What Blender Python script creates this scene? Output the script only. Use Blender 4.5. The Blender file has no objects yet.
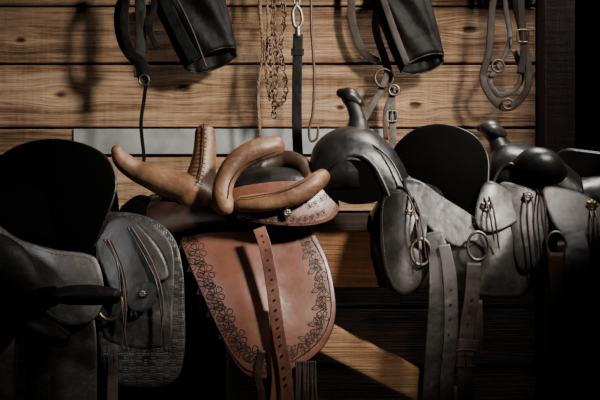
import bpy, math, random
from mathutils import Vector, Matrix
random.seed(7)
CY=-2.5; CZ=1.2
def P(u,v,y):
    d=y-CY
    return Vector(((u-300)*d/1000, y, CZ-(v-200)*d/1000))
K=0.0025
# ---------------------------------------------------------------- materials
def newmat(name):
    m=bpy.data.materials.new(name); m.use_nodes=True
    nt=m.node_tree; b=nt.nodes['Principled BSDF']
    return m,nt,b
def node(nt,t,**kw):
    n=nt.nodes.new(t)
    for k,v in kw.items(): setattr(n,k,v)
    return n
def mth(nt,op,a,b=None,c=None):
    n=node(nt,'ShaderNodeMath',operation=op)
    for i,x in enumerate((a,b,c)):
        if x is None: continue
        if isinstance(x,(int,float)): n.inputs[i].default_value=x
        else: nt.links.new(x,n.inputs[i])
    return n.outputs[0]
def ramp(nt,fac,stops):
    r=node(nt,'ShaderNodeValToRGB')
    while len(r.color_ramp.elements)<len(stops): r.color_ramp.elements.new(0.5)
    for e,(p,c) in zip(r.color_ramp.elements,stops):
        e.position=p; e.color=(c[0],c[1],c[2],1)
    nt.links.new(fac,r.inputs[0]); return r.outputs[0]
def leather(name,c1,c2,rough=0.4,scale=14,weave=0,grain=0.2,spec=0.5,coat=0.0,c3=None,wst=.4,scuff=0.0):
    m,nt,b=newmat(name)
    tc=node(nt,'ShaderNodeTexCoord')
    n1=node(nt,'ShaderNodeTexNoise'); n1.inputs['Scale'].default_value=scale; n1.inputs['Detail'].default_value=10
    n1.inputs['Roughness'].default_value=0.6
    nt.links.new(tc.outputs['Object'],n1.inputs['Vector'])
    st=[(0.35,c1),(0.6,c2)]
    if c3: st.append((0.8,c3))
    fac=n1.outputs['Fac']
    if scuff:
        ns_=node(nt,'ShaderNodeTexNoise'); ns_.inputs['Scale'].default_value=55; ns_.inputs['Detail'].default_value=8; ns_.inputs['Roughness'].default_value=.75; ns_.inputs['Distortion'].default_value=1.2
        nt.links.new(tc.outputs['Object'],ns_.inputs['Vector'])
        sc_=mth(nt,'MULTIPLY',mth(nt,'MAXIMUM',mth(nt,'SUBTRACT',ns_.outputs['Fac'],.52),0.0),scuff*6)
        fac=mth(nt,'ADD',mth(nt,'SUBTRACT',fac,scuff*.1),sc_)
    col=ramp(nt,fac,st); nt.links.new(col,b.inputs['Base Color'])
    n2=node(nt,'ShaderNodeTexNoise'); n2.inputs['Scale'].default_value=scale*2; n2.inputs['Detail'].default_value=8; n2.inputs['Roughness'].default_value=.6
    nt.links.new(tc.outputs['Object'],n2.inputs['Vector'])
    rr=mth(nt,'MULTIPLY_ADD',n2.outputs['Fac'],0.45,rough-0.22)
    nt.links.new(rr,b.inputs['Roughness'])
    b.inputs['Specular IOR Level'].default_value=spec
    b.inputs['Coat Weight'].default_value=coat; b.inputs['Coat Roughness'].default_value=.3
    v=node(nt,'ShaderNodeTexVoronoi'); v.inputs['Scale'].default_value=500
    nt.links.new(tc.outputs['Object'],v.inputs['Vector'])
    n3=node(nt,'ShaderNodeTexNoise'); n3.inputs['Scale'].default_value=10; n3.inputs['Detail'].default_value=3
    nt.links.new(tc.outputs['Object'],n3.inputs['Vector'])
    h=mth(nt,'MULTIPLY_ADD',n2.outputs['Fac'],1.0,mth(nt,'MULTIPLY',v.outputs['Distance'],0.15))
    h=mth(nt,'MULTIPLY_ADD',n3.outputs['Fac'],6.0,h)
    bp=node(nt,'ShaderNodeBump'); bp.inputs['Strength'].default_value=grain; bp.inputs['Distance'].default_value=0.006
    nt.links.new(h,bp.inputs['Height'])
    out=bp.outputs['Normal']
    if weave:
        ck=node(nt,'ShaderNodeTexChecker'); ck.inputs['Scale'].default_value=weave
        nt.links.new(tc.outputs['UV'],ck.inputs['Vector'])
        sp=node(nt,'ShaderNodeSeparateXYZ'); nt.links.new(tc.outputs['UV'],sp.inputs[0])
        def sn(o,k): return mth(nt,'ABSOLUTE',mth(nt,'SINE',mth(nt,'MULTIPLY',o,math.pi*weave*k)))
        a=mth(nt,'MULTIPLY',sn(sp.outputs[0],1),mth(nt,'ADD',sn(sp.outputs[1],3),0.8)); c=mth(nt,'MULTIPLY',sn(sp.outputs[1],1),mth(nt,'ADD',sn(sp.outputs[0],3),0.8))
        f=ck.outputs['Fac']
        hh=mth(nt,'ADD',mth(nt,'MULTIPLY',a,f),mth(nt,'MULTIPLY',c,mth(nt,'SUBTRACT',1.0,f)))
        b2=node(nt,'ShaderNodeBump'); b2.inputs['Strength'].default_value=wst; b2.inputs['Distance'].default_value=0.0018
        nt.links.new(hh,b2.inputs['Height']); nt.links.new(out,b2.inputs['Normal']); out=b2.outputs['Normal']
    nt.links.new(out,b.inputs['Normal'])
    return m
def metal(name,c,rough=0.4,dirt=0.5,met=.9,scale=30):
    m,nt,b=newmat(name)
    tc=node(nt,'ShaderNodeTexCoord'); n=node(nt,'ShaderNodeTexNoise'); n.inputs['Scale'].default_value=scale; n.inputs['Detail'].default_value=7
    nt.links.new(tc.outputs['Object'],n.inputs['Vector'])
    nt.links.new(ramp(nt,n.outputs['Fac'],[(0.3,tuple(x*dirt for x in c)),(0.7,c)]),b.inputs['Base Color'])
    b.inputs['Metallic'].default_value=met; b.inputs['Roughness'].default_value=rough
    return m
def wood(name,stops,knots=(),axis='X',sc=1.0,rough=0.75,plankvar=0.35,stain=.5):
    m,nt,b=newmat(name)
    tc=node(nt,'ShaderNodeTexCoord'); g=node(nt,'ShaderNodeNewGeometry')
    sp=node(nt,'ShaderNodeSeparateXYZ'); nt.links.new(tc.outputs['Object'],sp.inputs[0])
    X,Y,Z=sp.outputs
    if axis=='Z': X,Z=Z,X
    kd=None
    for (kx,kz,kr) in knots:
        dx=mth(nt,'DIVIDE',mth(nt,'SUBTRACT',X,kx),kr*1.9); dz=mth(nt,'DIVIDE',mth(nt,'SUBTRACT',Z,kz),kr)
        d2=mth(nt,'ADD',mth(nt,'MULTIPLY',dx,dx),mth(nt,'MULTIPLY',dz,dz))
        e=mth(nt,'POWER',2.718,mth(nt,'MULTIPLY',d2,-0.12))
        Z=mth(nt,'SUBTRACT',Z,mth(nt,'MULTIPLY',mth(nt,'MULTIPLY',mth(nt,'SUBTRACT',Z,kz),e),0.8))
        kk=mth(nt,'POWER',2.718,mth(nt,'MULTIPLY',d2,-2.2))
        kd=kk if kd is None else mth(nt,'MAXIMUM',kd,kk)
    ri=mth(nt,'MULTIPLY',g.outputs['Random Per Island'],13.0)
    def nz(a,yy,zz,det,dist=0,ro=.6):
        cb=node(nt,'ShaderNodeCombineXYZ')
        nt.links.new(mth(nt,'ADD',mth(nt,'MULTIPLY',X,a*sc),ri),cb.inputs[0]); nt.links.new(mth(nt,'MULTIPLY',Y,yy),cb.inputs[1]); nt.links.new(mth(nt,'MULTIPLY',Z,zz*sc),cb.inputs[2])
        n1=node(nt,'ShaderNodeTexNoise'); n1.inputs['Scale'].default_value=1; n1.inputs['Detail'].default_value=det; n1.inputs['Roughness'].default_value=ro; n1.inputs['Distortion'].default_value=dist
        nt.links.new(cb.outputs[0],n1.inputs['Vector']); return n1.outputs['Fac']
    a=nz(1.3,8,34,9,.5,.7); b2=nz(5,20,260,6,0,.7); c=nz(4,4,9,8,.5,.7); r=nz(.7,6,9,2,.4); saw=nz(90,4,6,3)
    ring=mth(nt,'SINE',mth(nt,'MULTIPLY',r,48.0))
    f=mth(nt,'MULTIPLY_ADD',a,0.78,-0.2)
    f=mth(nt,'MULTIPLY_ADD',b2,0.65,f); f=mth(nt,'MULTIPLY_ADD',c,stain,f); f=mth(nt,'MULTIPLY_ADD',ring,0.018,f); f=mth(nt,'MULTIPLY_ADD',saw,0.14,f)
    f=mth(nt,'SUBTRACT',f,.37)
    f=mth(nt,'ADD',f,mth(nt,'MULTIPLY',mth(nt,'SUBTRACT',g.outputs['Random Per Island'],0.5),plankvar*0.3))
    if kd is not None: f=mth(nt,'SUBTRACT',f,mth(nt,'MULTIPLY',kd,0.5))
    nt.links.new(ramp(nt,f,stops),b.inputs['Base Color'])
    b.inputs['Roughness'].default_value=rough; b.inputs['Specular IOR Level'].default_value=.25
    bp=node(nt,'ShaderNodeBump'); bp.inputs['Strength'].default_value=1.0; bp.inputs['Distance'].default_value=0.010
    nt.links.new(f,bp.inputs['Height']); nt.links.new(bp.outputs['Normal'],b.inputs['Normal'])
    return m
WK=[(P(u,v,.42).x,P(u,v,.42).z,r) for u,v,r in ((60,95,.015),(183,88,.012),(470,30,.013),(340,108,.008),(20,40,.01),(415,105,.012))]
M_wall=wood('barn_board',[(0.2,(.035,.017,.009)),(0.36,(.16,.088,.046)),(0.5,(.32,.2,.118)),(0.72,(.49,.35,.23))],WK)
M_lowwall=wood('shaded_barn_board',[(0.2,(.006,.004,.003)),(0.45,(.022,.012,.007)),(0.8,(.055,.03,.017))])  # darker barn board: shade on the lower wall is put into the colour
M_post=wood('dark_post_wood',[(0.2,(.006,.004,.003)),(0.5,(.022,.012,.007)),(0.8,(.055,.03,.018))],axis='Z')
M_rail=wood('rack_wood',[(0.2,(.05,.02,.008)),(0.45,(.22,.1,.042)),(0.75,(.38,.2,.095))])
M_brace=wood('brace_wood',[(0.2,(.13,.06,.028)),(0.45,(.36,.2,.1)),(0.75,(.52,.34,.2))])
M_dirt=wood('floor_boards',[(0.2,(.02,.013,.009)),(0.5,(.06,.04,.025)),(0.8,(.1,.07,.045))])
M_galv=metal('galvanised_strip',(.33,.34,.345),0.65,0.5,.3,14)
M_blk=leather('black_leather',(.004,.004,.004),(.010,.009,.009),0.36,9,c3=(.04,.035,.032),spec=.5,scuff=.15)
M_hang=leather('dull_black_leather',(.002,.002,.002),(.005,.004,.0035),0.55,12,c3=(.012,.009,.007),spec=.13,grain=.4)
M_hangb=leather('dull_brown_leather',(.010,.006,.004),(.028,.015,.009),0.5,12,c3=(.06,.035,.022),spec=.25)
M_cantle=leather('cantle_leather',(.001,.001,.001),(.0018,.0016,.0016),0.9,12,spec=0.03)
M_worn=leather('worn_black_leather',(.006,.0055,.005),(.026,.0235,.022),0.4,6,c3=(.1,.09,.08),spec=0.65,coat=.06,grain=.22,scuff=.2)
M_wornl=leather('worn_grey_leather',(.014,.013,.012),(.055,.05,.046),0.4,6,c3=(.16,.145,.13),spec=0.7,coat=.1,grain=.24,scuff=.22)
M_weave=leather('basket_stamped_leather',(.01,.0095,.009),(.032,.029,.027),0.42,12,weave=62,spec=0.5,c3=(.075,.067,.06))
M_brn=leather('brown_leather',(.105,.037,.022),(.185,.072,.045),0.38,6,grain=0.15,spec=0.55,c3=(.25,.112,.073),coat=.1,scuff=.1)
M_tool=leather('tooled_groove_leather',(.010,.004,.003),(.026,.010,.006),0.6,20)
M_tan=leather('tan_leather',(.08,.036,.018),(.2,.1,.05),0.46,8,c3=(.36,.215,.12),grain=.3,scuff=.22)
M_dkbrn=leather('dark_brown_leather',(.012,.006,.004),(.035,.016,.009),0.42,14,scuff=.2)
M_strap=leather('strap_leather',(.025,.017,.013),(.07,.05,.036),0.5,20)
M_red=leather('russet_strap_leather',(.1,.036,.024),(.2,.085,.055),0.45,12,c3=(.27,.14,.09),scuff=.2)
M_lat=leather('latigo_leather',(.035,.016,.009),(.09,.045,.026),0.5,16)
M_lace=leather('lace_leather',(.018,.008,.006),(.05,.022,.014),0.5,30)
M_steel=metal('old_steel',(.28,.25,.215),0.45)
M_dsteel=metal('rusty_steel',(.16,.11,.08),0.5)
M_brass=metal('old_brass',(.38,.28,.15),0.4)
M_rope=leather('hemp_rope',(.07,.043,.022),(.19,.125,.07),0.8,60)
M_hole=leather('hole_dark',(.002,.002,.002),(.004,.004,.004),0.8,20)
# ---------------------------------------------------------------- helpers
def group(name,loc):
    e=bpy.data.objects.new(name,None); e.empty_display_size=0.05; e.location=loc
    bpy.context.collection.objects.link(e); return e
def mkobj(name,V,F,mat,parent=None,uv=None,smooth=True):
    me=bpy.data.meshes.new(name); me.from_pydata([tuple(v) for v in V],[],F); me.update()
    if uv:
        l=me.uv_layers.new(name='UVMap')
        for lp in me.loops: l.data[lp.index].uv=uv[lp.vertex_index]
    for p in me.polygons: p.use_smooth=smooth
    me.materials.append(mat)
    o=bpy.data.objects.new(name,me); bpy.context.collection.objects.link(o)
    if parent:
        o.parent=parent; o.matrix_parent_inverse=Matrix.Translation(-parent.location)
    return o
def cr(pts,n=8,closed=False):
    pts=[tuple(map(float,p)) for p in pts]; N=len(pts); out=[]
    segs=N if closed else N-1
    for i in range(segs):
        if closed: p0,p1,p2,p3=(pts[(i+k)%N] for k in (-1,0,1,2))
        else: p0,p1,p2,p3=(pts[max(0,min(N-1,i+k))] for k in (-1,0,1,2))
        for j in range(n):
            t=j/n
            out.append(tuple(0.5*((2*b)+(-a+c)*t+(2*a-5*b+4*c-d)*t*t+(-a+3*b-3*c+d)*t**3) for a,b,c,d in zip(p0,p1,p2,p3)))
    if not closed: out.append(pts[-1])
    return out
class Acc:
    def __init__(s): s.V=[];s.F=[];s.U=[]
    def add(s,V,F,U):
        o=len(s.V); s.V+=V; s.U+=U; s.F+=[tuple(i+o for i in f) for f in F]
    def obj(s,name,mat,parent=None,smooth=True): return mkobj(name,s.V,s.F,mat,parent,s.U,smooth)
def sweep(C,rw,rd,closed=False,sec='round',ns=12,caps=True,twist=0.0,ref=Vector((0,1,0))):
    """C list of world Vectors; rw in-plane half width list, rd depth half thickness list"""
    n=len(C); V=[];F=[];U=[]
    T=[]
    for i in range(n):
        a=C[(i-1)%n] if closed or i>0 else C[0]; b=C[(i+1)%n] if closed or i<n-1 else C[-1]
        t=(b-a); T.append(t.normalized() if t.length>1e-9 else Vector((0,0,1)))
    N=ref-ref.dot(T[0])*T[0]
    if N.length<0.1: N=Vector((0,0,1))-T[0].z*T[0]
    N.normalize(); L=0; rings=[]
    def ring(c,t,N,w,d,L,tw):
        B=t.cross(N); idx=[]
        for k in range(ns):
            th=2*math.pi*k/ns
            cx,sx=math.cos(th),math.sin(th)
            if sec=='rect':
                e=0.28; x=math.copysign(abs(cx)**e,cx); y=math.copysign(abs(sx)**e,sx)
            else: x,y=cx,sx
            if tw: x,y=x*w,y*d; x,y=x*math.cos(tw)-y*math.sin(tw),x*math.sin(tw)+y*math.cos(tw); V.append(c+B*x+N*y)
            else: V.append(c+B*x*w+N*y*d)
            U.append((k/ns*0.05,L)); idx.append(len(V)-1)
        return idx
    for i in range(n):
        if i>0:
            L+=(C[i]-C[i-1]).length
        Nn=ref-ref.dot(T[i])*T[i]
        if Nn.length>0.35: 
            Nn.normalize(); 
            if Nn.dot(N)<0: Nn=-Nn
            N=Nn
        else:
            N=N-N.dot(T[i])*T[i]; N.normalize()
        tw=twist*i/max(1,n-1)
        if not closed and caps and sec=='round' and i==0:
            for q in (0.15,0.5,0.8): 
                s=math.sqrt(max(0,1-(1-q)**2)); rings.append(ring(C[0]-T[0]*rw[0]*(1-q),T[0],N,rw[0]*s,rd[0]*s,L,tw))
        rings.append(ring(C[i],T[i],N,rw[i],rd[i],L,tw))
        if not closed and caps and sec=='round' and i==n-1:
            for q in (0.8,0.5,0.15):
                s=math.sqrt(max(0,1-(1-q)**2)); rings.append(ring(C[-1]+T[-1]*rw[-1]*(1-q),T[-1],N,rw[-1]*s,rd[-1]*s,L,tw))
    m=len(rings)
    for i in range(m if closed else m-1):
        a=rings[i]; b=rings[(i+1)%m]
        for k in range(ns): F.append((a[k],a[(k+1)%ns],b[(k+1)%ns],b[k]))
    if not closed and caps:
        F.append(tuple(reversed(rings[0]))); F.append(tuple(rings[-1]))
    return V,F,U
def tubeg(pts,n=6,closed=False,ds=1.0,ns=12,caps=True,**k):
    q=cr(pts,n,closed); C=[P(a[0],a[1],a[2]) for a in q]
    rw=[max(.02,a[3])*K for a in q]; rd=[r*ds for r in rw]
    return sweep(C,rw,rd,closed,'round',ns,caps,**k)
def tube(name,pts,mat,parent,n=6,closed=False,ds=1.0,ns=14,caps=True,**k):
    a=Acc(); a.add(*tubeg(pts,n,closed,ds,ns,caps,**k)); return a.obj(name,mat,parent)
def strapg(pts,w,th=1.2,n=6,closed=False,twist=0.0,**k):
    """pts (u,v,y[,w])"""
    pts=[tuple(p)+((w,) if len(p)<4 else ()) for p in pts]
    q=cr(pts,n,closed); C=[P(a[0],a[1],a[2]) for a in q]
    return sweep(C,[a[3]*K/2 for a in q],[th*K/2]*len(q),closed,'rect',16,True,twist,**k)
def strap(name,pts,w,mat,parent,th=1.2,n=6,closed=False,twist=0.0,**k):
    a=Acc(); a.add(*strapg(pts,w,th,n,closed,twist,**k)); return a.obj(name,mat,parent)
def panel(name,outline,yf,mat,parent,thick=.005,c=None,rim=0,rimmat=None,mirror=None,rings=14,n=7,stitch=None):
    o=cr(outline,n,True); N=len(o)
    if c is None: c=(sum(a[0] for a in o)/N,sum(a[1] for a in o)/N)
    V=[P(c[0],c[1],yf(*c))];F=[]
    for r in range(1,rings+1):
        t=r/rings
        for a in o:
            u=c[0]+(a[0]-c[0])*t; v=c[1]+(a[1]-c[1])*t; V.append(P(u,v,yf(u,v)))
    for k in range(N):
        F.append((0,1+k,1+(k+1)%N))
        for r in range(rings-1):
            a=1+r*N+k; b=1+r*N+(k+1)%N; F.append((a,a+N,b+N,b))
    U=[(v.x,v.z) for v in V]
    def make(nm,V):
        ob=mkobj(nm,V,F,mat,parent,U)
        s=ob.modifiers.new('thick','SOLIDIFY'); s.thickness=thick; s.offset=0
        b=ob.modifiers.new('bev','BEVEL'); b.width=thick*0.3; b.segments=2; b.limit_method='ANGLE'; b.angle_limit=1.0
        if rim:
            C=V[1+(rings-1)*N:]
            A=Acc(); A.add(*sweep(C,[rim*K]*N,[rim*K]*N,True,'round',8)); A.obj(nm+'_edge',rimmat or mat,parent)
    make(name,V)
    if stitch:
        A=Acc(); path=[]
        for a in o+[o[0]]:
            dx,dz=c[0]-a[0],c[1]-a[1]; L=math.hypot(dx,dz)+1e-6; path.append((a[0]+dx/L*stitch,a[1]+dz/L*stitch))
        for p,q in zip(path[:-1],path[1:]):
            L=math.hypot(q[0]-p[0],q[1]-p[1]); k=max(1,int(L/2.2))
            for j in range(k):
                t0=j/k; t1=(j+.6)/k
                A.add(*tubeg([(p[0]+(q[0]-p[0])*t,p[1]+(q[1]-p[1])*t,yf(p[0]+(q[0]-p[0])*t,p[1]+(q[1]-p[1])*t)-thick*.55,.3) for t in (t0,t1)],1,ns=4))
        A.obj(name+'_stitching',M_strap,parent)
    if mirror is not None: make(name+'_far',[Vector((v.x,2*mirror-v.y,v.z)) for v in V])
def drape(name,st,mat,parent,yc=0.08,n=6,m=28,thick=.006,pw=0.8,pz=0.75):
    """st: (u, vtop, vbot, halfwidth)"""
    q=cr(st,n); V=[];F=[];U=[]
    for i,(u,vt,vb,hw) in enumerate(q):
        d=yc-hw*0.5-CY; x=(u-300)*d/1000
        zt=CZ-(vt-200)*(yc-CY)/1000; zb=CZ-(vb-200)*(yc-hw-CY)/1000
        for j in range(m+1):
            a=(-1+2*j/m)*math.pi/2
            s=math.sin(a); y=yc+hw*math.copysign(abs(s)**pw,s); z=zb+(zt-zb)*abs(math.cos(a))**pz
            V.append(Vector((x,y,z))); U.append((x,(y if abs(s)<.7 else z)))
    for i in range(len(q)-1):
        for j in range(m):
            a=i*(m+1)+j; F.append((a,a+1,a+m+2,a+m+1))
    o=mkobj(name,V,F,mat,parent,U); s=o.modifiers.new('thick','SOLIDIFY'); s.thickness=thick; s.offset=0
    return o
def ringo(name,u,v,y,r,t,mat,parent,sx=1.0,tilt=0.0):
    pts=[(u+math.cos(a)*r*sx,v+math.sin(a)*r,y+math.cos(a)*tilt,t) for a in [i*math.pi/6 for i in range(12)]]
    return tube(name,pts,mat,parent,4,True,ns=10)
def concho(name,u,v,y,r,mat,parent,petals=8):
    V=[P(u,v,y-.005)];F=[];n=48
    prof=[(0.15,.0055),(0.3,.003),(0.42,.0045),(0.6,.0045),(0.85,.003),(1,.0)]
    for (t,h) in prof:
        for k in range(n):
            a=2*math.pi*k/n; rr=r*t*(1+ (0.1*math.cos(petals*a) if t>.5 else 0))
            V.append(P(u+rr*math.cos(a),v+rr*math.sin(a),y-h))
    for k in range(n):
        F.append((0,1+k,1+(k+1)%n))
        for i in range(len(prof)-1):
            a=1+i*n+k;b=1+i*n+(k+1)%n;F.append((a,a+n,b+n,b))
    return mkobj(name,V,F,mat,parent)
def buckle(name,u,v,y,w,h,mat,parent,t=1.1,ang=0):
    pts=[]
    for a,b in ((-1,-.7),(-.7,-1),(.7,-1),(1,-.7),(1,.7),(.7,1),(-.7,1),(-1,.7)):
        x=a*w/2;z=b*h/2; pts.append((u+x*math.cos(ang)-z*math.sin(ang),v+x*math.sin(ang)+z*math.cos(ang),y,t))
    A=Acc(); A.add(*tubeg(pts,3,True,ns=8)); A.add(*tubeg([(u,v-h/2,y-.002,t*.7),(u,v+h/2+1,y-.003,t*.6)],2,ns=8)); return A.obj(name,mat,parent)
def holes(name,pts,r,parent):
    A=Acc()
    for (u,v,y) in pts:
        c=P(u,v,y); n=10
        V=[c+Vector((math.cos(2*math.pi*k/n)*r*K,0,math.sin(2*math.pi*k/n)*r*K)) for k in range(n)]
        V+= [q+Vector((0,.002,0)) for q in V]
        F=[tuple(range(n))]+[(k,(k+1)%n,(k+1)%n+n,k+n) for k in range(n)]
        A.add(V,F,[(0,0)]*len(V))
    return A.obj(name,M_hole,parent,False)
def box(A,x0,x1,y0,y1,z0,z1):
    V=[Vector((x,y,z)) for x in (x0,x1) for y in (y0,y1) for z in (z0,z1)]
    A.add(V,[(0,1,3,2),(4,6,7,5),(0,4,5,1),(2,3,7,6),(0,2,6,4),(1,5,7,3)],[(0,0)]*8)
def boxobj(name,bs,mat,parent=None,bev=.004):
    A=Acc()
    for b in bs: box(A,*b)
    o=A.obj(name,mat,parent,False)
    m=o.modifiers.new('b','BEVEL'); m.width=bev; m.segments=2; return o
def lerpy(v0,y0,v1,y1,bul=0,uc=0,w=1):
    def f(u,v):
        t=max(0,min(1,(v-v0)/(v1-v0))); t=math.sin(t*math.pi/2)
        return y0+(y1-y0)*t+bul*((u-uc)/w)**2
    return f
# tooling: vines, flowers
def flower(A,u,v,yf,r,w=.45):
    for k in range(5):
        a0=2*math.pi*k/5+.3; pts=[]
        for t,s in ((.25,0),(.75,-.42),(1.05,-.2),(1.05,.2),(.75,.42)):
            x=u+math.cos(a0+s)*r*t; z=v+math.sin(a0+s)*r*t; pts.append((x,z,yf(x,z)-.0025,w))
        A.add(*tubeg(pts,3,True,ns=5))
    A.add(*tubeg([(u+math.cos(a)*r*.22,v+math.sin(a)*r*.22,yf(u,v)-.0025,w) for a in (0,1.6,3.1,4.7)],3,True,ns=5))
def leaf(A,u,v,ang,yf,L,w=.4):
    pts=[]
    for t,s in ((0,0),(.4,.28),(.75,.2),(1.05,0),(.75,-.2),(.4,-.28)):
        x=u+(math.cos(ang)*t-math.sin(ang)*s)*L; z=v+(math.sin(ang)*t+math.cos(ang)*s)*L; pts.append((x,z,yf(x,z)-.0025,w))
    A.add(*tubeg(pts,3,True,ns=5))
    A.add(*tubeg([(u+math.cos(ang)*L*t,v+math.sin(ang)*L*t,yf(u+math.cos(ang)*L*t,v+math.sin(ang)*L*t)-.0025,w*.8) for t in (0,.5,.95)],2,ns=5))
def vine(A,path,yf,amp,fl,step=15,w=.5):
    q=cr(path,14); s=0; pts=[]; nx=step*.5
    for i in range(1,len(q)):
        dx=q[i][0]-q[i-1][0]; dz=q[i][1]-q[i-1][1]; ds=math.hypot(dx,dz); s+=ds
        if ds<1e-6: continue
        px,pz=-dz/ds,dx/ds
        o=amp*math.sin(s/step*math.pi)
        u=q[i][0]+px*o; v=q[i][1]+pz*o; pts.append((u,v,yf(u,v)-.0025,w))
        if s>nx:
            k=int(round(nx/step-.5)); 
            a=math.atan2(dz,dx)
            sg=-1 if k%2==0 else 1
            cu=q[i][0]+px*amp*.45*sg; cv=q[i][1]+pz*amp*.45*sg
            if k%2==0: flower(A,cu,cv,yf,fl,w)
            else:
                leaf(A,cu,cv,a+1.2,yf,fl*1.3,w); leaf(A,cu,cv,a-1.2,yf,fl*1.2,w); leaf(A,cu,cv,a+2.6,yf,fl*1.1,w); leaf(A,cu,cv,a-2.4,yf,fl*1.0,w)
            leaf(A,u,v,a+1.5*sg,yf,fl*.8,w)
            nx+=step
    A.add(*tubeg(pts,1,ns=5))
# ================================================================ room
wy=.42; XR=P(536,0,wy).x
A=Acc(); edges=[-150,-90,-52,6,64,128,156,212,262,308,366,430,520,620,760,905]
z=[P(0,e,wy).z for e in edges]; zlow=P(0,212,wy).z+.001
for i in range(len(z)-1):
    off=random.uniform(0,.006); xs=[-2.6]+sorted(random.uniform(-1.6,.4) for _ in range(1))+[XR]
    if 2<=i<=5: xs=[-2.6,XR]
    for a,b in zip(xs[:-1],xs[1:]): box(A,a+.001,b-.001,wy+off,wy+off+.03,z[i+1]+.003,z[i]-.003)
zt=z[0]; zb=z[-1]
box(A,-2.6,XR,wy+.04,wy+.06,0,2.6)
for zz in (zt+.3,zt+.62): box(A,-2.6,XR,wy,wy+.03,zz-.3,zz-.004)
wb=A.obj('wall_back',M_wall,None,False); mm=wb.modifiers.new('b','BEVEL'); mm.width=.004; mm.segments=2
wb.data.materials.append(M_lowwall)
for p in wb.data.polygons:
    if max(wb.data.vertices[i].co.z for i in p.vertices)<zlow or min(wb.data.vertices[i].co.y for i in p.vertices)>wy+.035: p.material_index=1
boxobj('floor',[(-2.6,2.0,-3.2+.2*i,-3.005+.2*i,-.04,-.001) for i in range(27)],M_dirt)
boxobj('ceiling',[(-2.6,2.0,-3.2,2.2,2.6,2.64)],M_post)
boxobj('wall_right',[(2.0,2.04,-3.2,2.2,0,2.6)],M_post)
boxobj('wall_left',[(-2.64,-2.6,-3.2,2.2,0,2.6)],M_post)
boxobj('wall_far',[(-2.6+.2*i,-2.602+.2*(i+1),2.16,2.2,0,2.6) for i in range(23)],M_post)
boxobj('trim_1',[(P(74,0,wy).x,P(386,0,wy).x,wy-.006,wy-.001,P(0,154,wy).z,P(0,129,wy).z)],M_galv,None,.001)
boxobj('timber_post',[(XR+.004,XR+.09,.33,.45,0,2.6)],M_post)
boxobj('timber_post',[(P(196,0,.3).x,P(226,0,.3).x,.3,.415,0,P(0,262,.3).z)],M_post)
# ---------------- rack
rack=group('saddle_rack',(0,.08,0))
zt=P(0,232,0).z; zb=P(0,288,0).z
boxobj('rail',[(-1.3,1.5,.02,.14,zb,zt)],M_rail,rack)
def beam(name,a,b,hw,hd,mat,parent):
    A=Acc(); A.add(*sweep([a,b],[hw]*2,[hd]*2,False,'rect',16)); return A.obj(name,mat,parent,False)
beam('brace',P(268,308,-.02),P(640,497,-.02),.038,.025,M_brace,rack)
boxobj('upright',[(P(262,0,.04).x,P(290,0,.04).x,.03,.13,0,zb)],M_post,rack)
boxobj('upright_right',[(P(640,0,.04).x,P(672,0,.04).x,.03,.13,0,zb)],M_post,rack)
boxobj('upright_left',[(P(-60,0,.04).x,P(-30,0,.04).x,.03,.13,0,zb)],M_post,rack)
# ================================================================ side saddle (centre)
s=group('side_saddle',P(250,200,.08))
yF0=lerpy(200,.0,370,-.13,.03,250,90)
yF=lambda u,v: yF0(u,v)-.008*math.sin((u-v*.35)/17.0)*max(0,min(1,(v-215)/80))
flap=[(150,196),(166,214),(178,236),(188,262),(200,288),(212,315),(226,345),(240,368),(256,378),(276,375),(296,366),(314,355),(328,338),(335,312),(331,278),(322,250),(308,228),(285,212),(240,204),(190,198)]
panel('flap',flap,yF,M_brn,s,.006,(250,285),rim=1.0,rimmat=M_dkbrn,mirror=.08,rings=24)
A=Acc()
vine(A,[(185,222),(197,258),(213,296),(232,333),(250,356),(272,361)],yF,6.5,8.5,12,.65)
vine(A,[(303,238),(316,266),(322,300),(317,328),(303,346),(284,357)],yF,4.5,6.2,9.5,.55)
for path in ([(173,219),(184,250),(200,288),(216,323),(235,357),(254,372),(280,368)],
             [(311,238),(324,262),(330,292),(330,318),(318,342),(292,362)]):
    A.add(*tubeg([(u,v,yF(u,v)-.003,.6) for u,v in path],8,ns=6))
A.obj('floral_tooling',M_tool,s)
# body under seat
drape('tree_bars',[(128,218,238,.10),(150,200,240,.13),(180,192,232,.14),(215,196,226,.15),(255,200,226,.15),(300,196,226,.14),(328,198,222,.12)],M_dkbrn,s)
drape('front_pad',[(122,205,238,.13),(135,196,262,.15),(150,200,285,.16),(168,208,290,.16)],M_cantle,s)
yJ=lambda u,v: -.075-.03*math.sin(max(0,min(1,(v-180)/45))*1.5)+.04*((u-275)/60)**2
plate=[(208,204),(220,214),(245,220),(275,224),(305,225),(328,220),(338,209),(335,196),(322,187),(296,182),(262,184),(232,190)]
panel('tooled_jockey',plate,yJ,M_brn,s,.006,(272,203),rim=.9,rimmat=M_tan)
A=Acc(); vine(A,[(224,210),(245,215),(275,219),(305,219),(324,212)],yJ,2,3.4,6.5,.45)
vine(A,[(306,208),(320,200),(328,194)],yJ,2,3.4,6.5,.45)
A.add(*tubeg([(u,v,yJ(u,v)-.003,.4) for u,v in ((215,208),(245,218.5),(275,222.5),(306,223),(327,218),(335,206))],6,ns=6))
A.obj('jockey_tooling',M_tool,s)
concho('concho',287,213,-.118,4.5,M_steel,s)
drape('seat',[(205,186,212,.10),(225,176,206,.13),(250,168,202,.15),(280,168,200,.15),(305,172,200,.14),(326,182,204,.10),(334,192,206,.06)],M_blk,s,pz=.55)
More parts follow.
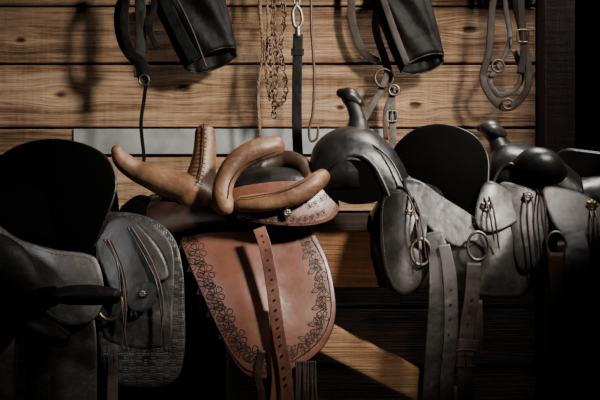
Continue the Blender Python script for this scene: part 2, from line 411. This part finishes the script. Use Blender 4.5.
# rolls / pommels
tube('fixed_head',[(117,151,-.02,6),(122,160,-.01,9),(135,170,.0,10.5),(152,177,.0,13),(172,185,.0,15.5),(192,191,-.01,16),(210,200,-.03,11)],M_tan,s,ns=24,ds=1.2)
tube('upright_pommel',[(205,134,.03,10.5),(205,148,.02,11.5),(203,165,.01,13),(199,186,.0,17),(196,198,-.01,20)],M_tan,s,ns=24)
A=Acc()
for k in range(14):
    v=128+k*4.2; u=204-(k/14)**2*5
    A.add(*tubeg([(u-2.5,v,-.0055-.0045*k*.9,.5),(u+2.5,v+2,-.0075-.0045*k*.9,.5)],2,ns=5))
A.add(*tubeg([(204,124,.005,.8),(204,145,-.016,.8),(202,165,-.032,.8),(198,182,-.05,.8)],6,ns=6))
A.obj('pommel_lacing',M_tool,s)
tube('leaping_horn',[(275,146,-.05,10),(262,149,-.06,11.5),(246,155,-.07,11),(233,166,-.08,10.5),(225,180,-.09,10),(222,195,-.1,10),(225,206,-.1,10)],M_tan,s,ns=24)
tube('leaping_horn_seam',[(276,151,-.077,.5),(262,156,-.089,.5),(249,162,-.098,.5),(238,171,-.107,.5),(230,184,-.116,.5),(228,198,-.124,.5)],M_tool,s)
tube('seat_roll',[(242,204,-.105,8),(258,203,-.115,9),(278,200,-.12,9.5),(299,193,-.115,10),(315,183,-.1,9.5),(322,177,-.08,8)],M_tan,s,ns=24)
tube('rear_roll',[(240,180,.0,7),(262,166,.04,9),(285,160,.05,10),(302,166,.02,9),(308,178,-.03,7)],M_dkbrn,s,ns=18)
tube('roll_seam',[(240,198,-.125,.5),(256,196,-.138,.5),(278,192,-.144,.5),(298,185,-.138,.5),(314,175,-.12,.5)],M_tool,s)
# billet straps
st=[(259,228,-.105),(266,250,-.125),(272,285,-.145),(278,330,-.158),(285,370,-.16),(288,410,-.16)]
strap('billet_strap',st,12,M_red,s)
q=cr([(262,236,-.113),(270,270,-.138),(276,310,-.155),(281,345,-.162),(286,385,-.162)],4)
holes('strap_holes',[(a,b,c-.003) for a,b,c in q],1.1,s)
strap('under_strap',[(276,300,-.14),(274,340,-.148),(276,380,-.15),(272,420,-.15)],8,M_red,s)
strap('girth_tab',[(262,350,-.14),(258,376,-.145),(262,398,-.145),(258,425,-.145)],7,M_dkbrn,s)
A=Acc()
for i in range(9):
    x=296+i*2.4; A.add(*tubeg([(x,362,-.12,1.2),(x+random.uniform(-2,2),385,-.12,1.4),(x+random.uniform(-3,3),412,-.12,1.0)],4,ns=6))
A.obj('mohair_girth',M_strap,s)
A=Acc()
for i in range(26):
    u=328+random.uniform(-9,9); v=188+random.uniform(-6,6); A.add(*tubeg([(u,v,.04,.5),(u+random.uniform(-8,8),v+random.uniform(-6,6),.03,.5),(u+random.uniform(-10,10),v+random.uniform(-7,7),.04,.3)],3,ns=5))
A.obj('straw_stuffing',M_rope,s)
# ================================================================ western saddle (right centre)
s=group('western_saddle',P(430,220,.08))
drape('skirt_body',[(372,215,250,.11),(384,200,286,.15),(400,196,293,.16),(425,196,288,.16),(450,196,290,.16),(480,196,296,.16),(510,205,296,.16),(527,222,286,.13)],M_worn,s)
drape('fork',[(310,172,180,.09),(314,150,188,.12),(326,136,190,.14),(346,128,188,.15),(368,130,192,.15),(388,143,205,.15),(402,163,222,.15),(414,186,236,.15),(432,196,240,.15)],M_blk,s,pz=.6)
tube('horn_neck',[(347,98,.08,6),(353,106,.07,7),(357,118,.06,8.5),(358,132,.05,13),(358,142,.05,18)],M_blk,s,ns=20)
tube('horn_cap',[(341,93,.08,5),(350,96,.075,8.5),(359,103,.07,5)],M_blk,s,ns=20,ds=1.3)
tube('gullet_welt',[(318,184,-.045,1.6),(326,168,-.05,1.8),(342,158,-.06,2),(360,156,-.07,2),(374,166,-.08,2),(384,184,-.085,2),(392,204,-.085,2)],M_worn,s)
tube('fork_welt',[(338,134,.02,1),(352,140,-.02,1),(374,146,-.05,1),(392,162,-.075,1),(404,186,-.085,1)],M_worn,s)
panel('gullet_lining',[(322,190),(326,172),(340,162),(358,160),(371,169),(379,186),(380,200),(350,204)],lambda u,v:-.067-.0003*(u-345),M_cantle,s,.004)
yC=lambda u,v: -.06-.0012*(u-440)-.0006*(v-190)+.03*(((u-440)/48)**2+((v-185)/60)**2)
cant=[(394,152),(403,139),(418,129),(438,125),(460,129),(477,139),(487,156),(488,176),(485,200),(479,222),(471,241),(460,243),(445,234),(428,214),(411,192),(397,170)]
panel('cantle',cant,yC,M_cantle,s,.012,(444,178),rim=1.3,rimmat=M_blk)
drape('seat',[(400,170,214,.13),(420,172,224,.15),(440,160,232,.16),(458,150,236,.16),(472,156,236,.15),(482,176,230,.12)],M_blk,s)
yS=lerpy(185,-.06,290,-.13)
panel('front_jockey',[(384,196),(380,220),(382,255),(390,282),(402,294),(416,288),(428,270),(434,245),(430,220),(415,200),(398,190)],lambda u,v:yS(u,v)-.005-.02*math.sin(max(0,min(1,(u-380)/54))*math.pi),M_worn,s,.006,rim=.8,rimmat=M_blk,stitch=3)
panel('seat_jockey',[(404,180),(412,200),(425,222),(445,240),(462,247),(476,242),(482,226),(470,215),(440,196),(420,182)],lambda u,v:yS(u,v)-.03,M_wornl,s,.005,rim=.8,rimmat=M_worn)
yR=lambda u,v:yS(u,v)-.004-.03*math.sin(max(0,min(1,(u-446)/84))*math.pi)+.004*math.sin(u/9.0+v/14.0)
panel('rear_skirt',[(446,236),(450,262),(456,288),(475,294),(500,297),(522,295),(529,280),(529,245),(526,218),(510,212),(480,222)],yR,M_wornl,s,.006,rim=.8,rimmat=M_blk,stitch=3)
panel('rear_jockey',[(478,200),(476,222),(488,232),(508,226),(524,214),(520,200),(505,188),(487,182)],lambda u,v:yR(u,v)-.012,M_wornl,s,.005,rim=.8,rimmat=M_blk)
concho('concho',409,214,-.115,5,M_steel,s); concho('concho_rear',486,207,-.135,6,M_steel,s)
ringo('rigging_ring',421,252,-.16,13,1.6,M_steel,s,.75); ringo('rear_rigging_ring',478,246,-.168,14,1.4,M_steel,s,.75)
strap('rigging_strap',[(424,215,-.13),(422,228,-.15),(421,240,-.16)],9,M_blk,s)
strap('stirrup_leather',[(433,232,-.14,16),(440,262,-.165,22),(441,300,-.175,24),(438,350,-.175,24),(434,420,-.175,26)],22,M_worn,s,2)
strap('stirrup_leather_over',[(444,245,-.165,11),(450,280,-.183,13),(451,330,-.188,13),(447,380,-.188,13),(448,420,-.188,13)],12,M_wornl,s)
strap('flank_billet',[(474,262,-.17),(472,295,-.175),(467,330,-.175),(465,370,-.175),(466,420,-.175)],14,M_strap,s,1.5)
strap('flank_keeper',[(457,347,-.18),(480,349,-.18)],16,M_strap,s,1.5)
strap('flank_billet_tail',[(478,300,-.165),(479,340,-.168),(478,358,-.168)],8,M_strap,s)
buckle('flank_buckle',466,358,-.185,20,16,M_dsteel,s)
holes('billet_holes',[(472,300,-.179),(470,312,-.179),(468,324,-.179),(466,385,-.179)],1.4,s)
for i,(x,l) in enumerate(((414,70),(419,62),(487,50),(492,58))):
    y0=196 if x<450 else 190
    tube('saddle_string_%d'%i,[(x-6,y0,-.1,.9),(x,y0+14,-.145,.9),(x+3,y0+l*.5,-.17,.9),(x+7,y0+l,-.175,.7)],M_lace,s)
holes('billet_holes_over',[(451,290,-.192),(451,305,-.192),(450,320,-.192),(449,335,-.192)],1.1,s)
# ================================================================ western saddle far right
s=group('western_saddle',P(560,200,.08))
drape('skirt_body',[(505,205,232,.11),(512,196,262,.15),(530,192,272,.16),(560,192,276,.16),(600,190,275,.16),(640,195,268,.15),(652,205,250,.12)],M_worn,s)
drape('fork',[(488,168,176,.08),(492,152,184,.12),(504,144,188,.14),(522,145,190,.15),(542,149,192,.15),(560,160,200,.15),(575,172,206,.15)],M_blk,s,pz=.6)
tube('horn_neck',[(492,132,.04,9),(497,140,.03,9),(502,152,.03,14),(505,162,.03,18)],M_blk,s,ns=20)
tube('horn_cap',[(480,128,.03,4),(491,129,.02,9),(503,134,.02,4)],M_worn,s,ns=20,ds=1.8)
tube('swell',[(520,166,-.06,9),(532,162,-.08,14),(546,164,-.085,14),(558,172,-.07,9)],M_blk,s,ns=24,ds=1.1)
tube('swell_far',[(520,166,.2,9),(532,162,.22,14),(546,164,.225,14),(558,172,.21,9)],M_blk,s,ns=24)
tube('gullet_welt',[(492,186,-.06,1.4),(500,170,-.06,1.5),(512,164,-.07,1.5),(520,176,-.08,1.5)],M_worn,s)
yC2=lambda u,v: -.03-.0012*(u-600)+.02*(((u-595)/45)**2+((v-175)/50)**2)
panel('cantle',[(556,158),(566,150),(582,151),(605,154),(628,158),(642,172),(640,195),(625,210),(600,206),(580,198),(566,184)],yC2,M_blk,s,.012,rim=1.3,rimmat=M_worn)
drape('seat',[(556,170,200,.14),(575,176,206,.15),(600,170,208,.16),(625,165,208,.15),(642,175,205,.12)],M_blk,s)
yS4=lerpy(180,-.07,270,-.13)
panel('front_jockey',[(500,184),(505,205),(512,232),(515,258),(522,271),(535,266),(545,245),(548,215),(540,196),(520,186)],lambda u,v:yS4(u,v)-.008-.012*math.sin(max(0,min(1,(u-500)/48))*math.pi),M_wornl,s,.006,rim=.8,rimmat=M_blk,stitch=3)
panel('seat_jockey',[(545,188),(548,210),(560,232),(582,245),(600,238),(612,222),(600,205),(575,192)],lambda u,v:yS4(u,v)-.02,M_wornl,s,.005,rim=.8,rimmat=M_worn)
panel('rear_skirt',[(585,220),(585,260),(595,275),(620,277),(645,270),(652,240),(645,215),(615,208)],lambda u,v:yS4(u,v)-.006,M_worn,s,.006,rim=.8,rimmat=M_blk)
concho('concho',528,197,-.12,5,M_steel,s); concho('concho_rear',592,206,-.12,6,M_brass,s)
ringo('rigging_ring',556,244,-.15,12,1.5,M_steel,s,.8)
strap('stirrup_leather',[(572,225,-.13,18),(577,255,-.155,25),(577,300,-.165,25),(575,350,-.165,24),(574,420,-.165,24)],24,M_wornl,s,2)
strap('latigo',[(556,252,-.155),(557,300,-.16),(556,350,-.16),(557,420,-.16)],14,M_lat,s,1.5)
strap('latigo_layer',[(562,240,-.15),(564,300,-.155),(566,360,-.155),(566,420,-.155)],10,M_dkbrn,s,1.5)
for i,(x,y0,l) in enumerate(((527,192,70),(533,192,80),(541,190,55),(545,190,95),(592,205,80),(597,205,90))):
    tube('saddle_string_%d'%i,[(x-4,y0,-.1,.9),(x,y0+14,-.145,.9),(x+1,y0+l*.5,-.16,.9),(x+5,y0+l,-.17,.7)],M_lace,s)
# ================================================================ western saddle left
s=group('western_saddle',P(70,230,.08))
drape('skirt_body',[(-60,225,290,.13),(-30,210,320,.16),(20,205,330,.16),(60,205,335,.16),(100,212,370,.16),(125,214,378,.16),(150,220,382,.16),(172,232,378,.16),(182,255,362,.13)],M_weave,s)
yS1=lerpy(210,-.06,385,-.13)
panel('rear_skirt',[(98,240),(112,216),(132,214),(156,222),(174,240),(182,270),(184,310),(184,350),(178,376),(160,386),(132,386),(108,378),(100,350),(98,300)],lambda u,v:yS1(u,v)-.006,M_weave,s,.006,rim=.9,rimmat=M_worn)
panel('skirt_centre',[(98,240),(112,220),(132,218),(154,226),(170,244),(174,270),(172,310),(170,340),(150,348),(128,346),(108,340),(100,320),(98,300)],lambda u,v:yS1(u,v)-.010,M_worn,s,.004,rim=.5,rimmat=M_worn,stitch=3)
panel('rear_jockey',[(96,236),(108,222),(125,217),(142,230),(160,252),(168,276),(158,282),(148,300),(135,306),(120,300),(110,285),(100,262)],lambda u,v:yS1(u,v)-.02-.012*math.sin(max(0,min(1,(u-96)/72))*math.pi),M_worn,s,.005,rim=.9,rimmat=M_blk)
panel('string_rosette_plate',[(127,296),(140,283),(158,286),(156,300),(145,311),(131,309)],lambda u,v:yS1(u,v)-.037,M_blk,s,.004,rim=.5,rimmat=M_worn)
concho('concho',142,294,-.152,4,M_steel,s)
yC1=lambda u,v: -.07-.0010*(u-55)-.0005*(v-200)+.03*(((u-52)/62)**2+((v-200)/60)**2)
cant=[(-8,168),(8,152),(30,143),(56,140),(84,145),(104,156),(114,172),(115,190),(109,210),(101,230),(93,246),(80,252),(55,248),(25,238),(0,222),(-12,200)]
panel('cantle',cant,yC1,M_cantle,s,.012,(52,198),rim=1.4,rimmat=M_blk)
drape('seat',[(-70,190,240,.13),(-30,195,240,.15),(10,180,245,.16),(50,165,250,.16),(85,165,250,.16),(105,185,240,.13)],M_cantle,s)
panel('seat_jockey',[(-10,225),(20,240),(55,250),(85,254),(97,262),(103,285),(102,306),(92,320),(72,325),(50,318),(35,300),(15,285),(-12,275)],lambda u,v:yS1(u,v)-.045-.02*math.sin(max(0,min(1,(u)/100))*3.14),M_wornl,s,.006,rim=1,rimmat=M_blk,stitch=4)
ringo('rigging_ring',110,305,-.15,15,1.6,M_brass,s,.85)
strap('stirrup_fender',[(62,310,-.14,60),(62,345,-.155,66),(62,380,-.16,66),(62,430,-.16,66)],64,M_worn,s,2)
strap('fender_layer',[(38,330,-.165,20),(38,370,-.17,22),(38,430,-.17,22)],20,M_blk,s,2)
for i,(p) in enumerate((((104,240),(117,262),(121,300),(127,350)),((108,240),(121,270),(126,310),(122,345)),((128,228),(146,260),(158,290),(165,350)),((132,228),(152,262),(163,300),(160,345)))):
    tube('saddle_string_%d'%i,[(u,v,yS1(u,v)-.04,1.0) for u,v in p],M_lace if i%2 else M_blk,s)
strap('billet',[(112,320,-.12),(113,360,-.14),(112,420,-.14)],10,M_strap,s)
# ================================================================ western saddle foreground left edge
s=group('western_saddle',P(-30,330,-.2))
tube('horn_neck',[(-20,330,-.28,34),(4,318,-.28,26),(22,308,-.29,16),(40,300,-.3,11),(52,296,-.3,9)],M_cantle,s,ns=24)
tube('horn_cap',[(50,296,-.3,5),(70,295,-.3,8.5),(95,295,-.3,9),(114,296,-.3,7)],M_hang,s,ns=24,ds=1.6)
tube('fork_swell',[(-40,250,-.26,22),(-10,258,-.27,24),(12,268,-.28,20),(28,285,-.29,12),(34,300,-.29,8)],M_hang,s,ns=24)
tube('swell_knob',[(20,322,-.28,6),(36,326,-.29,9),(52,334,-.29,10),(62,338,-.29,8)],M_hang,s,ns=20)
strap('strap',[(8,300,-.31,14),(6,340,-.31,16),(5,430,-.31,16)],14,M_dkbrn,s,2)
panel('skirt',[(-80,280),(-40,262),(0,300),(14,330),(16,380),(0,440),(-60,450),(-90,400)],lambda u,v:-.26,M_blk,s,.01)
panel('skirt_rear',[(-80,280),(-40,262),(0,300),(14,330),(16,380),(0,440),(-60,450),(-90,400)],lambda u,v:-.2,M_blk,s,.01)
# ================================================================ hanging tack
zr=P(0,-30,.3).z
tr=group('tack_rail',(0,.4,zr))
boxobj('board',[(-1.2,XR-.01,.385,.415,zr-.03,zr+.05)],M_post,tr)
A=Acc()
for u in (140,195,262,275,297,312,345,385,410,500,515):
    p=P(u,-36,.3); A.add(*sweep([Vector((p.x,.39,zr+.012)),Vector((p.x,.3,zr+.016)),Vector((p.x,.2,zr+.03))],[.006]*3,[.006]*3,ns=10))
A.obj('pegs',M_post,tr)
def bucket(name,c0,c1,r0,r1,y,tilt,mat,rm,u0,asp=.42,wob=1.6):
    g=group(name,P(c0[0],c0[1],y))
    V=[];F=[];n=64;m=18
    dirx,dirz=c1[0]-c0[0],c1[1]-c0[1]; L=math.hypot(dirx,dirz); dx,dz=dirx/L,dirz/L; px,pz=-dz,dx
    for i in range(m+1):
        t=i/m; r=r0+(r1-r0)*t+2*math.sin(t*3.1)
        for k in range(n):
            a=2*math.pi*k/n; sag=tilt*math.sin(a)*t
            rr=r+wob*math.sin(3*a+2*t)+wob*.7*math.sin(7*a-4*t)*(1.2-t*.6)
            dy=asp*(1+.35*math.sin(6*a+5*t)*(1-t*.5))
            u=c0[0]+dirx*t+px*math.cos(a)*rr+dx*sag; v=c0[1]+dirz*t+pz*math.cos(a)*rr+dz*sag
            V.append(P(u,v,y+math.sin(a)*rr*K*dy))
    for i in range(m):
        for k in range(n): F.append((i*n+k,i*n+(k+1)%n,(i+1)*n+(k+1)%n,(i+1)*n+k))
    o=mkobj('hood',V,F,mat,g); sd=o.modifiers.new('t','SOLIDIFY'); sd.thickness=.006; sd.offset=0
    C=V[m*n:]; A=Acc(); A.add(*sweep(C,[.003]*n,[.003]*n,True,'round',8)); A.obj('rim',rm,g)
    C=V[15*n:16*n]; A=Acc(); A.add(*sweep(C,[.0012]*n,[.0036]*n,True,'round',8)); A.obj('seam_band',mat,g)
    strap('hanger',[(u0,-30,y),((u0+c0[0])/2,-22,y),(c0[0],c0[1]+4,y)],12,mat,g,2)
    return g
g=bucket('stirrup_tapadero',(184,-14),(213,60),33,26,.31,9,M_hang,M_hangb,195,.32)
strap('side_fold',[(161,-10,.285),(176,25,.27),(194,60,.262)],13,M_hang,g)
tube('fold_welt',[(172,-10,.265,1.2),(190,25,.26,1.2),(206,66,.262,1.2)],M_hangb,g)
g=bucket('stirrup_tapadero',(396,-14),(424,64),26,22,.3,8,M_hang,M_strap,410,.34)
strap('side_fold',[(380,-10,.27),(394,30,.262),(408,66,.262)],7,M_hangb,g)
g=group('bridle',P(136,-30,.24))
strap('cheek_strap',[(136,-30,.24),(126,0,.24),(125,30,.24),(131,52,.23),(143,62,.23),(147,80,.23)],9,M_hang,g)
strap('crown_strap',[(138,-30,.25),(140,0,.25),(141,30,.25),(140,60,.25),(139,78,.25)],12,M_hang,g,twist=.6)
strap('brow_band',[(150,-20,.24),(154,4,.24),(150,30,.24),(158,48,.24)],7,M_hang,g)
strap('noseband',[(134,-20,.26),(118,8,.26),(120,40,.26),(134,60,.26),(146,48,.26)],7,M_hang,g)
strap('rein',[(147,78,.23),(144,100,.24),(141,125,.25),(144,158,.26),(141,166,.26)],4,M_hang,g,1.2)
ringo('bit_ring',144,80,.225,5,1,M_dsteel,g)
# chain
def chain(name,path,lr,mat,par):
    q=cr(path,10); C=[P(*p) for p in q]; A=Acc(); acc=0; k=0; step=lr*K*2.6
    for i in range(1,len(C)):
        acc+=(C[i]-C[i-1]).length
        while acc>=step:
            acc-=step; t=(C[i]-C[i-1]).normalized(); c=C[i]; N=Vector((0,1,0)); B=t.cross(N).normalized(); S=B if k%2 else (N*.8+B*.5).normalized(); k+=1
            pts=[c+t*math.cos(a)*lr*K*1.75+S*math.sin(a)*lr*K for a in [j*math.pi/6 for j in range(12)]]
            A.add(*sweep(pts,[lr*K*.3]*12,[lr*K*.3]*12,True,'round',6,ref=S.cross(t)))
    return A.obj(name,mat,par)
g=group('trace_chain',P(275,-30,.3))
chain('links',[(275,-30,.3),(273,20,.3),(276,60,.3),(274,118,.3)],2.8,M_dsteel,g)
chain('links_loop',[(275,-28,.29),(284,10,.29),(281,50,.29),(286,90,.29),(278,105,.29),(272,88,.29),(270,40,.29)],2.3,M_dsteel,g)
def rope(name,path,r,mat,par,turn=5):
    q=cr(path,16); C=[P(*p) for p in q]; A=Acc(); s=0
    for ph in range(3):
        pts=[]; s=0
        for i,c in enumerate(C):
            if i: s+=(C[i]-C[i-1]).length
            t=(C[min(i+1,len(C)-1)]-C[max(i-1,0)]).normalized(); N=Vector((0,1,0)); B=t.cross(N).normalized()
            a=s/(r*K*turn)*2*math.pi+ph*2.094
            pts.append(c+(B*math.cos(a)+N*math.sin(a))*r*K*.5)
        A.add(*sweep(pts,[r*K*.55]*len(pts),[r*K*.55]*len(pts),ns=6))
    return A.obj(name,mat,par)
g=group('lead_rope',P(262,-30,.31))
rope('rope',[(262,-30,.31),(260,10,.31),(263,50,.31),(258,90,.31),(260,135,.31)],2.0,M_rope,g,8)
rope('rope_return',[(264,-30,.3),(268,20,.3),(266,70,.3),(270,100,.3)],1.8,M_rope,g,8)
g=group('tether_strap',P(297,-30,.26))
chain('top_links',[(297,-30,.27),(297,4,.27)],3.2,M_steel,g)
tube('snap_hook',[(297,4,.26,2),(293,12,.26,2),(294,24,.26,2.2),(298,28,.26,2.2),(302,22,.26,2),(301,12,.26,1.8),(297,6,.26,1.8)],M_steel,g)
tube('swivel',[(298,28,.26,3),(298,35,.26,3.6)],M_steel,g)
strap('strap',[(298,34,.26),(297,80,.26),(297,130,.26),(299,172,.26)],11,M_hang,g,2)
strap('keeper',[(291,52,.255),(304,52,.255)],8,M_hang,g,1.5)
g=group('leather_cord',P(312,-30,.28))
tube('cord',[(312,-30,.28,1.5),(311,20,.28,1.5),(314,70,.28,1.5),(313,110,.28,1.5),(309,130,.28,1.5),(311,141,.28,1.5),(317,138,.28,1.5),(318,128,.28,1.3)],M_lace,g)
g=group('harness_bridle',P(385,-20,.34))
strap('crown',[(383,-12,.355),(378,4,.35),(376,30,.35),(386,62,.34),(390,82,.34)],9,M_hangb,g)
strap('cheek',[(392,84,.34),(392,110,.34),(393,140,.34),(391,158,.34)],8,M_strap,g,1.5)
strap('side_loop',[(388,72,.33),(381,90,.33),(372,106,.33),(364,120,.33)],7,M_strap,g,1.5)
strap('drop',[(396,90,.33),(386,110,.33),(386,140,.33)],6,M_dkbrn,g,1.5)
ringo('bit_ring',384,78,.32,9,1.4,M_dsteel,g); ringo('bit_ring_small',394,90,.32,5,1.3,M_steel,g)
buckle('buckle',392,116,.33,10,10,M_steel,g)
strap('cavesson',[(352,-12,.36),(352,20,.36),(362,50,.36),(378,62,.35)],9,M_hangb,g)
strap('headpiece',[(352,-12,.36),(366,-20,.355),(383,-12,.355)],9,M_hangb,g)
g=group('horse_collar',P(505,-30,.3))
strap('outer_loop',[(498,-28,.3),(492,10,.3),(489,50,.29),(483,78,.29),(492,98,.28),(506,108,.28),(520,100,.28),(529,80,.28),(525,45,.29),(517,10,.3),(512,-28,.3)],8,M_hangb,g,3)
strap('inner_loop',[(502,-28,.31),(506,10,.31),(510,40,.3),(500,64,.3),(490,80,.3),(498,94,.3),(514,90,.3),(522,74,.3),(514,50,.3)],6,M_dkbrn,g,2)
strap('hanging_tug',[(519,-28,.27),(522,20,.27),(524,50,.27),(520,74,.27)],8,M_hangb,g,1.5)
ringo('hame_ring',498,66,.27,6,1.3,M_dsteel,g); ringo('hame_ring_low',508,104,.26,5,1.2,M_dsteel,g)
buckle('buckle',523,36,.26,11,12,M_dsteel,g)
# ================================================================ lights
def area(name,loc,tgt,size,e,col,sy=None):
    l=bpy.data.lights.new(name,'AREA'); l.energy=e; l.size=size; l.color=col
    if sy: l.shape='RECTANGLE'; l.size_y=sy
    o=bpy.data.objects.new(name,l); o.location=loc
    o.rotation_euler=(Vector(tgt)-Vector(loc)).to_track_quat('-Z','Y').to_euler()
    bpy.context.collection.objects.link(o); return o
def spot(name,loc,tgt,ang,e,col,r=.1,blend=1):
    l=bpy.data.lights.new(name,'SPOT'); l.energy=e; l.shadow_soft_size=r; l.color=col; l.spot_size=math.radians(ang); l.spot_blend=blend
    o=bpy.data.objects.new(name,l); o.location=loc
    o.rotation_euler=(Vector(tgt)-Vector(loc)).to_track_quat('-Z','Y').to_euler()
    bpy.context.collection.objects.link(o); return o
spot('window_light',(1.1,-1.2,2.2),(-.25,.42,1.22),46,440,(1,.92,.82),.12)
area('overhead_rim_light',(.7,.16,2.5),(.25,.02,1.2),.4,30,(1,.95,.9))  # added overhead lamp, unseen source, gives the saddle tops their sheen
spot('brace_fill_spot',(.25,-1.9,1.5),P(380,322,0),17,46,(1,.88,.74),.03)  # added narrow spot, unseen source, brightens brace and rail
spot('left_saddle_fill',(-1.3,-1.9,1.9),P(70,300,-.1),26,48,(.97,.96,1),.15)  # added fill spot, unseen source, lifts the dark left saddle
w=bpy.data.worlds.new('World'); bpy.context.scene.world=w; w.use_nodes=True
w.node_tree.nodes['Background'].inputs[0].default_value=(.55,.52,.5,1); w.node_tree.nodes['Background'].inputs[1].default_value=.005
cam=bpy.data.cameras.new('camera'); co=bpy.data.objects.new('camera',cam); bpy.context.collection.objects.link(co)
co.location=(0,CY,CZ); co.rotation_euler=(math.pi/2,0,0); cam.lens=60; cam.sensor_width=36; cam.clip_start=.02
bpy.context.scene.camera=co
